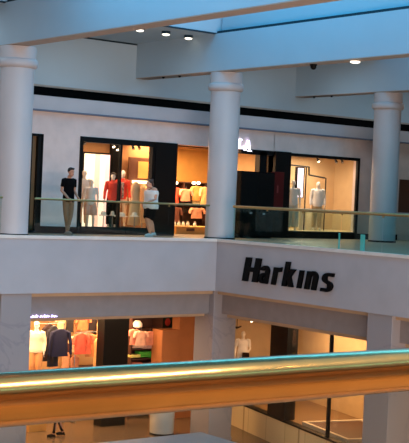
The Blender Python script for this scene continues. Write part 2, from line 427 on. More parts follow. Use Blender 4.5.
    if shoes:
        for s_ in 'LR':
            sg = 1 if s_ == 'L' else -1; a_ = J['ank'+s_]; ft = J.get('toe'+s_, a_+Vector((sg*.02, -.17, -.055))); e = MB()
            e.tube([a_+Vector((0,.065,-.045)), a_+Vector((0,.02,-.035)), (a_+ft)/2+Vector((0,0,-.005)), ft+Vector((0,-.015,0)), ft+Vector((0,-.035,0))], [(.03,.035), (.046,.05), (.05,.042), (.046,.03), (.02,.015)], 12)
            e.box((a_.x-.045, a_.y-.2, a_.z-.092), (a_.x+.045, a_.y+.09, a_.z-.07))
            e.build('shoe', shoes, t, remesh=.010, Mx=K)
    return t, J, hc, K

# man in black T-shirt leaning by the rail
P = at(67, 234.5, 29.3)
FC = math.radians(-38)      # turned towards the atrium
t, J, hc, K = figure('person', (P.x, 29.3, 0), FC+.75, 1.9, 'person in black T-shirt and khaki trousers standing with legs crossed beside the bright poster window', 'person',
       m_skin, (m_hairb, 'short'), (m_blackc, .86, 'short'), (mat('khaki_cloth', (142, 108, 82), .85), .1, .0), mat('tan_shoes', (150, 130, 112), .6),
       dict(kneeL=(.07,-.03,.50), kneeR=(-.06,.0,.50), ankL=(-.03,-.03,.09), ankR=(.09,.09,.09), shL=(.17,0,1.43), shR=(-.17,0,1.43), wrL=(.14,-.22,.98), elL=(.20,.03,1.15), wrR=(-.14,-.2,.95), elR=(-.20,.04,1.15)), head_tilt=.5, thin=.86, detail=True)

P = at(149.5, 236, 29.1)
t, J, hc, K = figure('person', (P.x, 29.1, 0), FC-1.0, 1.68, 'person in white tank top and black shorts walking left with a dark shoulder strap', 'person',
       m_skin2, (m_hairl, 'bun'), (m_white, .86, 'tank'), (m_blackc, .56, .02), m_white,
       dict(kneeL=(.09,-.14,.52), kneeR=(-.09,.02,.50), ankL=(.10,-.03,.10), ankR=(-.10,.20,.14), toeR=(-.1,.07,.03), elL=(.27,.0,1.16), wrL=(.24,-.22,1.08), elR=(-.27,.10,1.17), wrR=(-.24,-.08,1.02)), head_tilt=.55, thin=1.6, detail=True)
e = MB().tube([(-.13,-.12,1.1), (-.06,-.165,1.28), (.08,-.13,1.44), (.13,0,1.5), (.1,.12,1.42), (-.05,.165,1.25), (-.17,.10,1.02), (-.13,-.12,1.1)], [(.022,.008)]*8, 8)
e.build('strap', m_blackc, t, Mx=K)
e = MB().box((-.27,-.04,.88), (-.2,.14,1.03)); e.build('shoulder_bag', m_blackc, t, bevel=.02, Mx=K)

P = atz(58, 436.5, LOW)
figure('person', (P.x, P.y, LOW), FC-1.3, 1.6, 'person in black leggings and black boots walking on the lower floor below the handrail', 'person',
       m_skin, (m_hairb, 'bun'), (m_white, .86, 'short'), (m_blackc, .1, -.012), m_blackc,
       dict(kneeL=(.09,-.10,.50), kneeR=(-.09,.02,.50), ankL=(.10,-.17,.09), ankR=(-.10,.16,.12), elL=(.25,.02,1.16), wrL=(.24,-.12,.95)), detail=True)

# ------------------------------------------------------------------ garments and shop goods
def garment(x, y, Y, w, h, color, label, sleeve=.5, group=None, depth=.10, name='hanging_garment', cat='clothing', hanger=True):
    """garment whose top centre hangs at the point seen at x, y"""
    p = at(x, y, Y); nm = 'cloth_%d_%d_%d' % color; m = mat(nm, color, .85, var=.18, scale=7)
    t = thing(name, (p.x, Y, p.z-h), label, cat, group)
    b = MB(); n = 18
    pr = [(0, 1.0), (.25*h, .96), (.55*h, .86), (.78*h, .95), (.9*h, .96), (.97*h, .6), (h, .3)]
    R = []
    for z, f in pr:
        R.append([Vector((w/2*f*math.cos(2*PI*a/n), depth/2*(1+.35*math.sin(a*2.1+z*9)*(1-z/h))*math.sin(2*PI*a/n), z)) for a in range(n)])
    b.rings(R)
    if sleeve:
        for s in (-1, 1):
            L = h*sleeve
            b.tube([(s*w*.34,0,h*.9), (s*w*.50,-.01,h*.86), (s*w*.62,-.02,h*.86-L*.5), (s*w*.64,-.03,h*.86-L)], [.05, .06, .05, .045], 10)
    b.build('cloth', m, t, smooth=True)
    if hanger:
        b = MB(); b.tube([(-w*.38,0,h*.93), (0,0,h*1.02), (w*.38,0,h*.93)], .008, 6); b.tube([(0,0,h*1.02), (0,0,h*1.02+.05), (.02,0,h*1.02+.08), (0,0,h*1.02+.1)], .004, 6)
        b.build('hanger', m_steel, t)
    return t
def rail_rack(x0, x1, z, Y, base, label):
    t = thing('clothing_rack', ((x0+x1)/2, Y, base), label, 'clothing rack'); hx = (x1-x0)/2; zz = z-base
    MB().tube([(-hx,0,zz), (hx,0,zz)], .014, 8).build('top_bar', m_steel, t)
    for s in (-1, 1):
        MB().tube([(s*hx,0,.03), (s*hx,0,zz)], .014, 8).build('upright', m_steel, t)
        box('foot', (s*hx-.02, -.22, 0), (s*hx+.02, .22, .03), m_steel, t)
    return t
def stack(x, y, Y, w, color, n, label, dy=.26, group=None, name='folded_clothes'):
    p = at(x, y, Y); m = mat('cloth_%d_%d_%d' % color, color, .85, var=.18, scale=7)
    t = thing(name, (p.x, Y, p.z), label, 'folded clothes', group)
    for i in range(n):
        j = random.uniform(-.01, .01)
        box('garment', (-w/2+j, -dy/2, i*.045), (w/2+j, dy/2, i*.045+.042), m, t, bevel=.015)
    return t
def spot(p, label, on=True, group='black track spotlights in the shops', aim=(0,-.6,-.8), drop=.12):
    t = thing('track_spotlight', p, label, 'spotlight', group); a = Vector(aim).normalized()
    MB().tube([(0,0,drop), (0,0,0)], .012, 8).build('stem', m_black, t)
    MB().tube([-a*.07, a*.07], [.035, .05], 12).build('lamp_head', m_black, t)
    MB().tube([a*.071, a*.078], [.043, .043], 12).build('lens', emis('lamp_lens', (255, 226, 190), 9) if on else m_steel, t)
    return t

S(box('floor', (rx0+.1, YS+.03, 0), (31.6, 33.2, .24), m_tan)); S(box('floor', (wx0+.1, YS+.1, 0), (px0, 32.6, .04), m_tan))
MAN = 'white mannequins'
# left display window: backlit poster, mannequins
def panelpx(name, xa, xb, ya, yb, Y, th, m, label=None, cat=None, parent=None, **k):
    a = at(xa, (ya+yb)/2, Y); c = at(xb, (ya+yb)/2, Y); z1 = at((xa+xb)/2, ya, Y).z; z0 = at((xa+xb)/2, yb, Y).z
    if parent is None:
        o = MB().box((a.x, Y, z0), (c.x, Y+th, z1)).build(name, m, None, origin=((a.x+c.x)/2, Y, z0), **k)
        if label: tag(o, label, cat)
        return o
def lightbox(xa, xb, ya, yb, Y, cols, strength, label, fw_=.05):
    a = at(xa, (ya+yb)/2, Y).x; c = at(xb, (ya+yb)/2, Y).x; z1 = at((xa+xb)/2, ya, Y).z; z0 = max(.02, at((xa+xb)/2, yb, Y).z)
    t = thing('lightbox_poster', ((a+c)/2, Y, z0), label, 'poster'); w = (c-a)/2; h = z1-z0
    b = MB(); b.box((-w-fw_, 0, -.0), (-w, .12, h+fw_)); b.box((w, 0, 0), (w+fw_, .12, h+fw_)); b.box((-w, 0, h), (w, .12, h+fw_)); b.box((-w, .07, 0), (w, .12, h))
    b.build('frame', m_black, t)
    x = -w
    for i, (fr, col) in enumerate(cols):
        x2 = x+2*w*fr
        box('light_panel', (x, .02, .02), (x2, .06, h), emis('poster_%d_%d_%d' % col, col, strength), t); x = x2
    return t
lightbox(83, 109, 154, 232, 32.0, [(.42, (255, 232, 206)), (.2, (238, 186, 164)), (.2, (255, 226, 206)), (.18, (255, 202, 190))], 1.5, 'tall glowing white and pink lightbox poster in the left shop window')
WB = .05
def manq(x, y, Y, H, label, top, bottom=None, face=FC, pose=None, hair=None, z=None, thin=.9, shoes=None):
    p = at(x, y, Y)
    return figure('mannequin', (p.x, Y, (p.z-H*1.0) if z is None else z), face, H, label, 'mannequin', m_manq, hair, top, bottom, shoes, pose, MAN, vox=.014, thin=thin)
def plinth(x, Y, z0, z1, w, label, m=None):
    X = at(x, 215, Y).x
    o = MB().box((X-w/2, Y-w/2, z0), (X+w/2, Y+w/2, z1)).build('display_plinth', m or mat('white_lacquer', (216, 200, 180), .4), None, bevel=.01, origin=(X, Y, z0)); tag(o, label, 'plinth'); return o
plinth(84.5, 31.45, 0, .18, .5, 'low pale plinth under the white mannequin beside the glowing poster')
manq(84.5, 174, 31.45, 1.72, 'white mannequin in a cream top in front of the glowing poster', (m_white, .86, 'short'), (mat('cream_cloth', (232, 206, 178), .8), .1, .02), z=.18)
plinth(91.5, 30.95, 0, .12, .42, 'low pale plinth in the middle of the glowing poster')
manq(91.5, 186, 30.95, 1.5, 'small mannequin in a white top and pink skirt at the middle of the glowing poster', (m_white, .86, 'short'), (mat('pink_cloth', (230, 184, 166), .8), .5, .06), z=.12)
plinth(113, 31.35, 0, .16, .5, 'low black plinth under the red topped mannequin', m_black)
manq(113.5, 171, 31.35, 1.70, 'mannequin in a red sweater and black trousers right of the lightbox poster', (mat('red_cloth', (226, 70, 52), .8), .86, 'long'), (m_blackc, .1, .02), hair=(m_hairb, 'short'), z=.16)
plinth(123.5, 31.95, 0, .2, .5, 'low black plinth under the mannequin in the open red cardigan', m_black)
t, J, hc, K = manq(123, 170, 31.95, 1.74, 'mannequin with white hair scarf in a red cardigan over a patterned top', (mat('red_cloth', (226, 70, 52), .8), .86, 'long'), (mat('cream_cloth', (232, 206, 178), .8), .1, .0), hair=(m_white, 'bun'), z=.2)
MB().box((-.07,-.17,.9), (.07,-.125,1.4)).build('patterned_front', mat('pattern_cloth', (150, 130, 126), .8, var=.9, scale=22), t, bevel=.02, Mx=K)
# cream dress forms
def dressform(x, ytop, Y, H, w, label, col=(232, 190, 140)):
    p = at(x, ytop, Y); t = thing('dress_display', (p.x, Y, 0), label, 'dress', 'dresses on display stands'); z = p.z
    m = mat('cloth_%d_%d_%d' % col, col, .8, var=.06)
    prof = [(w*.62, z-H), (w*.56, z-H*.8), (w*.46, z-H*.45), (w*.36, z-H*.38), (w*.44, z-H*.2), (w*.42, z-H*.1), (w*.2, z-.02), (w*.14, z)]
    MB().lathe((0,0,0), prof, 20, 1, .6).build('dress', m, t, smooth=True)
    MB().lathe((0,0,0), [(.02, .03), (.02, z-H)], 10).build('stand_pole', m_steel, t); MB().lathe((0,0,0), [(.2, 0), (.2, .03)], 20).build('stand_base', m_steel, t)
dressform(136, 182, 31.35, 1.35, .40, 'wide cream dress on a stand left of the person in the tank top')
dressform(143.5, 184, 32.15, 1.25, .32, 'narrow cream dress on a stand behind the person in the tank top')
# gold panel with dark frame and lit shelf on the partition
Y = 32.45
t = thing('wall_frame', (at(139, 180, Y).x, Y, at(139, 180, Y).z), 'gold framed panel hanging on the tan partition in the left window', 'picture')
box('frame', (-.42, 0, -.02), (.42, .05, .72), mat('brown_wood', (92, 52, 30), .5), t); box('panel', (-.06, -.02, .06), (.38, 0, .6), m_gold, t)
o = tag(box('shelf_light', (at(132, 181, Y).x, Y-.2, at(139, 183.5, Y).z), (at(146, 181, Y).x, Y, at(139, 180.5, Y).z), emis('shelf_glow', (255, 236, 190), 3)), 'bright lit shelf strip below the gold panel in the left window', 'light')
for i, (x, y, rr, lb) in enumerate([(103.5, 214, .11, 'white rounded hat stand below the glowing poster edge'), (112.5, 214, .075, 'small white rounded hat stand in front of the red topped mannequin'), (121, 215, .17, 'widest white hat on a stand below the red cardigan'), (134.5, 215, .12, 'round white hat on a stand below the wide cream dress')]):
    p = at(x, y, 30.95)
    t = thing('hat_display', (p.x, 30.95, 0), lb, 'hat stand', 'white hats on stands in the left window')
    MB().lathe((0,0,0), [(rr*1.3, p.z-.05), (rr*1.25, p.z-.03), (rr*.75, p.z-.02), (rr*.7, p.z+.05), (rr*.4, p.z+.085)], 20).build('hat', m_manq, t, smooth=True)
    MB().lathe((0,0,0), [(.1, 0), (.1, .02), (.012, .03), (.012, p.z-.05)], 12).build('stand', m_steel, t)
# track spotlights in upper windows
for x, y, on, lb in [(84, 142, False, 'black spotlight in the upper left corner of the left window'), (113, 145, True, 'lit black spotlight at the top of the dark post in the left window'), (117, 148, True, 'second lit spotlight just right of the dark post in the left window'), (133, 147, False, 'black spotlight above the gold panel in the left window'), (139, 147, False, 'black spotlight above the right end of the gold panel in the left window'),
                 (318, 160, True, 'lit spotlight above the mannequin in the right window'), (336, 161, False, 'black spotlight at the top of the right window, left of a close pair'), (342, 161, False, 'black spotlight at the top of the right window, right of a close pair')]:
    p = at(x, y, 31.0); spot((p.x, 31.0, min(p.z, 2.78)), lb, on)
# ---- entrance: gold back wall, shelf unit with clothes
Y = 33.6
def zat(x, y, Y=Y): return at(x, y, Y).z
t = thing('shelf_unit', (at(192, 200, Y).x, Y, 0), 'wide dark shelf unit filled with clothes behind the shop entrance', 'shelf unit'); cx = at(192, 200, Y).x
xa, xb = at(166, 200, Y).x-cx, at(246, 200, Y).x-cx
zs = [zat(190, 182), zat(190, 204), zat(190, 226)]
box('back_panel', (xa, .33, 0), (xb, .36, zs[0]), mat('dark_wood', (76, 42, 28), .6), t)
for z in zs: box('shelf', (xa, -.1, z-.03), (xb, .33, z), mat('dark_wood', (76, 42, 28), .6), t)
for x in (xa, at(182, 200, Y).x-cx, at(209, 200, Y).x-cx, xb): box('upright', (x-.02, -.1, 0), (x+.02, .33, zs[0]), mat('dark_wood', (76, 42, 28), .6), t)
goods = [(175, 187, .38, .62, (226, 92, 62), 'red orange shirt hanging at the left end of the entrance shelves'), (186, 189, .42, .42, (216, 150, 116), 'dusty pink top hanging in the middle of the entrance shelves'),
         (197, 186, .40, .5, (232, 170, 92), 'yellow tan top hanging in the upper right of the entrance shelves'), (205, 187, .34, .6, (240, 196, 128), 'pale yellow top hanging beside the middle column, upper row'),
         (176, 207, .36, .5, (112, 60, 44), 'dark brown top hanging in the lower left of the entrance shelves'), (197, 208, .5, .36, (224, 152, 120), 'pink top hanging in the lower middle of the entrance shelves'), (206, 209, .32, .42, (92, 52, 42), 'brown top hanging in the lower row beside the middle column'),
         (238, 186, .34, .5, (206, 160, 130), 'pale tan top hanging right of the middle column'), (237, 198, .3, .34, (226, 110, 110), 'rose pink top hanging low right of the middle column')]
for gi, (x, y, w, h, c, lb) in enumerate(goods): garment(x, y, Y-.17-.12*(gi % 2), w, h, c, lb, sleeve=.4)
for x, y, w, c, n, lb in [(186.5, 204, .36, (14, 12, 14), 4, 'black folded clothes on the middle shelf of the entrance unit'), (195, 204, .42, (226, 222, 170), 3, 'pale lime folded clothes on the middle shelf right of the black stack'),
                       (187, 212, .4, (40, 28, 26), 3, 'dark folded clothes below the black stack in the entrance unit')]:
    p = at(x, y, Y)
    stack(x, y+1 if n != 3 else y+.5, Y-.02, w, c, n, lb)
for x, lb in [(176, 'lit white lamp above the red orange shirt in the entrance'), (194, 'lit white lamp in the middle above the entrance shelves, left of a close pair'), (198.5, 'lit white lamp in the middle above the entrance shelves, right of a close pair'), (237, 'lit white lamp right of the middle column')]:
    p = at(x, 183, Y-.3); o = MB().lathe((0,0,0), [(.03, .05), (.07, .02), (.07, -.02), (.03, -.05)], 14).build('shelf_lamp', emis('shelf_lamp_glow', (255, 236, 200), 5), None, smooth=True)
    o.location = (p.x, Y-.3, p.z); tag(o, lb, 'lamp', 'small lamps above the entrance shelves')
# low table with white shoes/boxes
Y2 = 32.2
zt = at(184, 226, Y2).z; xt0, xt1 = at(169, 226, Y2).x, at(209, 226, Y2).x
t = thing('display_table', ((xt0+xt1)/2, Y2, 0), 'low tan display table in the shop entrance left of the middle column', 'table'); hw = (xt1-xt0)/2
box('table_top', (-hw, -.4, zt-.05), (hw, .4, zt), m_gold, t, bevel=.01); box('cabinet', (-hw+.05, -.35, 0), (hw-.05, .35, zt-.05), m_gold, t)
c2 = at(184, 228, Y2).x-(xt0+xt1)/2
box('drawer', (c2-.16, -.37, .1), (c2+.16, -.35, zt-.06), mat('brown_wood', (92, 52, 30), .5), t)
for i, x in enumerate((172.5, 177, 181.5, 186, 193)):
    p = at(x, 225.5, Y2); t = thing('white_bag', (p.x, Y2-.1, zt), 'white rounded bag in the row on the low tan display table' if i < 4 else 'white rounded bag standing apart on the right of the low tan table', 'bag', 'white bags on the low table' if i < 4 else None)
    MB().lathe((0,0,0), [(.055, 0), (.065, .03), (.055, .1), (.03, .12)], 12, 1.0, .7).build('pouch', m_manq, t, smooth=True)
    MB().tube([(-.035,0,.11), (-.025,0,.16), (.025,0,.16), (.035,0,.11)], .006, 6).build('handle', m_manq, t)

# black cabinet kiosk with two painted bits of reflection, dark red poster panel
kx0, kx1 = at(239, 206, 29.7).x, at(272.5, 206, 29.7).x
t = thing('black_cabinet', ((kx0+kx1)/2, 29.95, 0), 'large black cabinet standing on the gallery right of the middle column', 'cabinet'); hw = (kx1-kx0)/2
box('body', (-hw, -.3, .05), (hw, .3, 2.12), m_blackm, t, bevel=.01)
for s in (-1, 1): box('door', (min(0, s*(hw-.01))+.005, -.32, .08), (max(0, s*(hw-.01))-.005, -.301, 2.08), m_black, t, bevel=.004)
box('toe_kick', (-hw+.03, -.27, 0), (hw-.03, .27, .05), m_blackm, t)
for x, y in ((251, 213), (264, 214)):
    p = at(x, y, 29.62); box('reflection_bit', (p.x-(kx0+kx1)/2-.05, -.33, p.z-.03), (p.x-(kx0+kx1)/2+.05, -.321, p.z+.03), mat('reflection_grey', (150, 150, 160), .4), t)  # pale patches painted in for bits of reflection on the doors
t = thing('dark_red_poster', (at(277.5, 200, 30.3).x, 30.32, .98), 'dark red narrow poster panel on the black pilaster beside the black cabinet', 'poster')
box('panel', (-.27, 0, 0), (.27, .05, 1.2), mat('dark_red', (86, 12, 14), .3), t, bevel=.01)
box('emblem', (-.03, -.01, .5), (.03, 0, .75), mat('dull_rose', (140, 60, 60), .4), t)
# gold slit left of pilaster
S(box('wall_gold_strip', (at(266.5, 160, 30.9).x, 30.9, 1.0), (at(271.5, 160, 30.9).x, 30.95, 2.84), m_gold))

# right window goods
lightbox(297.5, 303.5, 168, 198, 32.2, [(.4, (236, 226, 255)), (.3, (206, 196, 255)), (.3, (240, 232, 255))], 1.3, 'narrow lavender white lightbox between the mannequins in the right window', .03)
Yw = 31.6
t = thing('stepped_rack', (at(309, 200, Yw).x, Yw, 0), 'stepped black metal display frame in the right window', 'display stand'); ox = at(309, 200, Yw).x
pts = [(291, 165), (309, 167), (309, 175), (325, 178)]
P3 = [Vector((at(x, y, Yw).x-ox, 0, at(x, y, Yw).z)) for x, y in pts]
b = MB(); [b.tube([P3[i], P3[i+1]], .03, 6) for i in range(3)]; b.build('top_rail', m_black, t)
for x in (305, 325): q = at(x, 200, Yw).x-ox; MB().tube([(q, 0, 0), (q, 0, P3[1].z if x == 305 else P3[3].z)], .022, 6).build('post', m_black, t)
manq(293.5, 182, 31.15, 1.72, 'white mannequin in white shirt and pale skirt at the left of the right window', (m_white, .86, 'short'), (mat('pale_cloth', (214, 200, 178), .8), .3, .07), z=.24, thin=1.0)
manq(318.5, 181, 31.4, 1.72, 'white jacket mannequin in beige trousers under the lit spotlight, right window', (m_white, .86, 'long'), (mat('beige_cloth', (190, 162, 122), .8), .1, .02), z=.24, thin=1.0)
for x, w, lb in [(300, .3, 'pale drawer plinth between the two mannequins of the right window'), (312, .3, 'pale drawer plinth left of the white jacket mannequin')]:
    plinth(x, 31.95, .24, 1.0, .3, lb, mat('pale_cloth', (214, 200, 178), .8))
# lit shop sign letters
t = thing('shop_sign', (at(243, 146, YS-.1).x, YS-.08, at(243, 149, YS-.1).z), 'white glowing sign letters LA on the wall right of the middle column', 'sign')
m_sign = emis('sign_white', (238, 234, 255), 2.2)
def L_(pts, off, name='letter', m=m_sign, par=t):
    b = MB()
    for q in pts: b.prism([(x+off, 0, z) for x, z in q], (0, .05, 0))
    return b.build(name, m, par)
# slab-serif L and A, a little slanted
sx = .0
L_([[(0,0),(.28,0),(.28,.1),(.25,.1),(.24,.04),(0,.04)], [(.05,.03),(.11,.03),(.13,.3),(.07,.3)], [(.0,.28),(.19,.28),(.19,.32),(.0,.32)]], -.2)
L_([[(0,-.02),(.05,-.02),(.17,.3),(.13,.3)], [(.13,.3),(.19,.3),(.25,-.04),(.18,-.04)], [(.06,.08),(.2,.08),(.2,.12),(.07,.12)], [(-.03,-.04),(.09,-.04),(.09,-.01),(-.03,-.01)], [(.13,-.06),(.3,-.06),(.3,-.03),(.13,-.03)]], .1)

# ------------------------------------------------------------------ HARKINS lettering on the fascia (reads along -Y, faces -X)
def bar(x0, y0, x1, y1, w):      # parallelogram-ended stroke polygon
    d = Vector((x1-x0, y1-y0)).normalized(); n = Vector((-d.y, d.x))*w/2
    return [(x0+n.x, y0+n.y), (x0-n.x, y0-n.y), (x1-n.x, y1-n.y), (x1+n.x, y1+n.y)]
def arc(cx, cy, rx, ry, a0, a1, w, n=14, wy=None):
    wy = wy or w; o = []; i_ = []
    for k in range(n+1):
        a = math.radians(a0+(a1-a0)*k/n); o.append((cx+rx*math.cos(a), cy+ry*math.sin(a))); i_.append((cx+(rx-w)*math.cos(a), cy+(ry-wy)*math.sin(a)))
    return [[o[k], o[k+1], i_[k+1], i_[k]] for k in range(n)]
R_ = lambda x0, y0, x1, y1: [(x0,y0),(x1,y0),(x1,y1),(x0,y1)]
GL = {  # each: width, list of polygons; cap height 1, x-height .74
 'H': (.66, [R_(0,0,.23,1), R_(.43,0,.66,1), R_(.2,.41,.46,.6)]),
 'a': (.52, [R_(.30,0,.52,.56)] + arc(.26,.50,.26,.24,0,170,.20,wy=.13) + arc(.24,.22,.24,.22,60,300,.2,wy=.12) + [R_(.22,.34,.34,.44), R_(.22,0,.34,.11)]),
 'r': (.42, [R_(0,0,.22,.72)] + arc(.26,.46,.2,.26,60,140,.2,wy=.15) + [[(.2,.52),(.2,.68),(.42,.75),(.42,.56)]]),
 'k': (.56, [R_(0,0,.22,1), [(.18,.30),(.18,.46),(.32,.72),(.56,.72),(.36,.38)], [(.2,.42),(.36,.46),(.58,0),(.33,0)]]),
 'i': (.22, [R_(0,0,.22,.72)]),
 'n': (.56, [R_(0,0,.22,.72), R_(.34,0,.56,.52)] + arc(.30,.48,.26,.26,0,150,.21,wy=.15)),
 's': (.50, [R_(.02,0,.3,.14), R_(.2,.60,.46,.74)] + arc(.22,.54,.22,.20,80,270,.2,wy=.13) + arc(.28,.21,.22,.21,-90,90,.2,wy=.13) + [[(.18,.34),(.18,.47),(.32,.42),(.32,.29)]]),
}
ZX = XC-.05
spans = [('H', 242, 258.5, 281.7, 257), ('a', 258, 269.5, 283.5, 265.5), ('r', 271, 281, 285, 267.5), ('k', 281.5, 295, 287.5, 260.5), ('i', 296.5, 303, 289, 269), ('n', 304, 318, 291, 270), ('s', 319.5, 334, 292.5, 272)]
t = thing('harkins_sign', (ZX, 24.9, -.8), 'bold black slanted lettering Harkins on the white fascia', 'sign')
m_let = mat('black_letters', (5, 5, 6), .6, spec=.1)
zb0 = atx(250, 281.7, ZX).z; zb1 = atx(327, 292.2, ZX).z
capH = atx(250, 257.5, ZX).z - zb0
for ch, xa, xb, yb, yt in spans:
    wg, polys = GL[ch]; ya = atx(xa, yb, ZX); yc = atx(xb, yb, ZX)
    f = (xa-242)/(334-242); zb = zb0+(zb1-zb0)*f
    slant = .21
    W = (ya.y-yc.y) - .10*(1 if ch != 'H' else .6)
    b = MB()
    for k_, q in enumerate(polys):
        dd = .0006*k_
        b.prism([(ZX-.02-dd-t.location.x, ya.y-(x/wg*W+z*slant*capH)-t.location.y, zb+z*capH-t.location.z) for x, z in q], (.06+dd, 0, 0))
    b.build('letter', m_let, t)

# ------------------------------------------------------------------ balustrades on the far gallery
def balustrade(x0, y0, x1, y1, n, gm, rr, label, zr=1.0, glints=()):
    t = thing('glass_railing', (x0, y0, 0.035), label, 'railing'); Dv = Vector((x1-x0, y1-y0, 0)); L = Dv.length; d = Dv/L; nn = Vector((-d.y, d.x, 0))
    MB().tube([(0,0,zr-.035), Dv+Vector((0,0,zr-.035))], rr, 12).build('handrail', m_brass2, t, smooth=True)
    for i in range(n):
        a = d*(L*i/n+.012); c = d*(L*(i+1)/n-.012)
        MB().prism([a-nn*.006, c-nn*.006, c-nn*.006+Vector((0,0,zr-.06)), a-nn*.006+Vector((0,0,zr-.06))], nn*.012).build('glass_panel', gm, t)
        if i:
            q = d*(L*i/n); MB().prism([q-d*.02-nn*.02+Vector((0,0,zr-.12)), q+d*.02-nn*.02+Vector((0,0,zr-.12)), q+d*.02-nn*.02+Vector((0,0,zr-.04)), q-d*.02-nn*.02+Vector((0,0,zr-.04))], nn*.04).build('bracket', m_brass2, t)
    return t, d, nn
balustrade(15.95, 28.1, 21.78, 28.1, 4, m_glass, .028, 'clear glass railing with thin brass handrail between the left and middle columns')
balustrade(XL+.3, 28.1, 15.0, 28.1, 12, m_glass, .028, 'clear glass railing with thin brass handrail left of the left column')
t, d, nn = balustrade(22.14, 27.4, 22.14, 13.95, 9, m_gtint, .042, 'green tinted glass railing with brass handrail above the black lettering')
m_glint = mat('cyan_edge_glint', (120, 214, 222), .2, var=.02)  # bright cyan carries the glint of the glass panel edges
for x, w, h in ((338.5, .022, .42), (362, .075, .42)):
    p = atx(x, 243, 22.2); q = Vector((0.08, p.y-27.4, 0))
    MB().box((q.x-.01, q.y-w, -.03), (q.x+.01, q.y+w, h)).build('edge_glint', m_glint, t)

# ------------------------------------------------------------------ foreground handrail with glass
t = thing('brass_handrail', (1.5, 1.79, -.2), 'thick polished brass handrail crossing the foreground', 'railing')
n = 40; R = []
for x in (-3., -1., 1., 3., 6.5):
    R.append([Vector((x, .056*math.cos(2*PI*k/n), 1.063+.0455*math.sin(2*PI*k/n))) for k in range(n)])
MB().rings(R).build('rail', m_brass, t, smooth=True)
for i in range(4): box('glass_panel', (-3+i*2.4, -.006, .02), (-3+(i+1)*2.4-.015, .006, 1.02), m_nearglass, t)

# ------------------------------------------------------------------ lower shop, left
YL = 31.6
S(box('wall_lower_back', (14, 34.3, LOW), (24.2, 34.4, -2.3), m_shopwall))
S(box('wall_lower_left', (14.6, 29.2, LOW), (15.9, 34.3, -2.3), m_pier))
# warm lit soffit strip at shop front
S(box('trim_70', (at(22, 316, YL-.2).x, YL-.4, -2.44), (at(192, 316, YL-.2).x, YL, -2.3), m_shopwall))
def G(x, y, w, h, c, lb, Y=32.0, **k): return garment(x, y, Y, w, h, c, lb, **k)
# mannequin in cream coat at left
P = at(37, 322, 31.9)
figure('mannequin', (P.x, 31.9, P.z-1.80), FC, 1.80, 'mannequin in long cream coat and tan trousers, left end of the lower shop', 'mannequin', m_manq, (mat('cream_hat', (240, 214, 170), .8), 'cap'),
       (mat('cream_coat', (244, 222, 186), .8), .86, 'long'), (mat('tan_cloth', (214, 150, 92), .8), .1, .03), None, None, MAN, vox=.014, thin=1.08)
pl = P.z-1.80
tag(MB().box((P.x-.3, 31.6, LOW), (P.x+.3, 32.2, pl)).build('display_plinth', m_gold, None, bevel=.01), 'tan display plinth under the cream coat mannequin on the lower level', 'plinth')
rail_rack(at(47, 322, 32.3).x, at(72, 322, 32.3).x, at(60, 325, 32.3).z, 32.75, LOW, 'steel clothing rack carrying the navy jacket')
rail_rack(at(76, 322, 32.5).x, at(102, 322, 32.5).x, at(88, 332, 32.5).z, 32.5, LOW, 'steel clothing rack carrying the coral tops beside the black post')
G(49.5, 324, .42, 1.15, (40, 20, 24), 'dark maroon coat hanging behind the cream coat mannequin', Y=32.55, sleeve=.6)
G(54, 326, .4, 1.25, (22, 20, 34), 'long black coat hanging left of the navy jacket', Y=32.25, sleeve=.55)
G(60.5, 329, .6, .84, (8, 10, 48), 'navy blue jacket hanging near the left of the lower shop', Y=31.9, sleeve=.8)
G(55.5, 349, .22, .42, (16, 14, 22), 'black skirt hanging below the long black coat', Y=32.0, sleeve=0)
G(25, 349, .2, .38, (20, 16, 18), 'small black bag hanging at the elbow of the cream coat mannequin', Y=31.55, sleeve=0)
G(63, 316.5, .42, .38, (246, 206, 150), 'pale cream top hanging high above the navy jacket', Y=33.2, sleeve=.3)
G(70, 319, .3, .42, (26, 18, 18), 'small black top hanging between the cream top and coral tops', Y=33.0, sleeve=0)
G(83, 317, .42, .42, (226, 110, 66), 'orange top hanging in the upper row above the coral tops', Y=33.0, sleeve=.3)
G(93, 319, .34, .36, (32, 18, 20), 'black top hanging in the upper row right of the orange top', Y=33.0, sleeve=0)
G(101, 319, .3, 1.5, (246, 196, 138), 'long pale cream dress hanging left of the black post', Y=32.9, sleeve=0)
G(81, 333, .42, .66, (214, 84, 62), 'coral red blouse hanging at the left of the coral rack', Y=32.3, sleeve=.4)
G(86, 333, .42, .66, (226, 112, 84), 'coral pink blouse hanging in the middle of the coral rack', Y=32.42, sleeve=.4)
G(91.5, 334, .4, .72, (222, 150, 92), 'tan blouse hanging at the right of the coral rack', Y=32.54, sleeve=.4)
G(98.5, 338, .32, .95, (238, 176, 110), 'light tan trousers hanging right of the coral rack', Y=32.2, sleeve=0)
G(75, 336, .32, .5, (250, 206, 150), 'cream blouse hanging left of the coral red blouse', Y=32.44, sleeve=.3)
G(66, 352, .3, .7, (236, 160, 110), 'peach skirt hanging below the navy jacket', Y=32.5, sleeve=0)
G(75, 356, .34, .6, (214, 140, 96), 'tan skirt hanging below the cream blouse', Y=32.6, sleeve=0)
G(54.5, 360, .3, .5, (238, 170, 110), 'pale orange trousers hanging below the black skirt', Y=32.4, sleeve=0)
G(44, 330, .4, .8, (58, 26, 22), 'brown black coat hanging just right of the cream coat mannequin head', Y=33.2, sleeve=.4)
G(68, 336, .34, .7, (70, 30, 24), 'dark maroon top hanging right of the navy jacket', Y=33.1, sleeve=.3)
G(97, 330, .26, .5, (60, 24, 24), 'dark wine top hanging between the tan blouse and the black post', Y=33.3, sleeve=.3)
G(77, 322, .26, .5, (226, 170, 120), 'light peach top hanging left of the orange top', Y=33.3, sleeve=0)
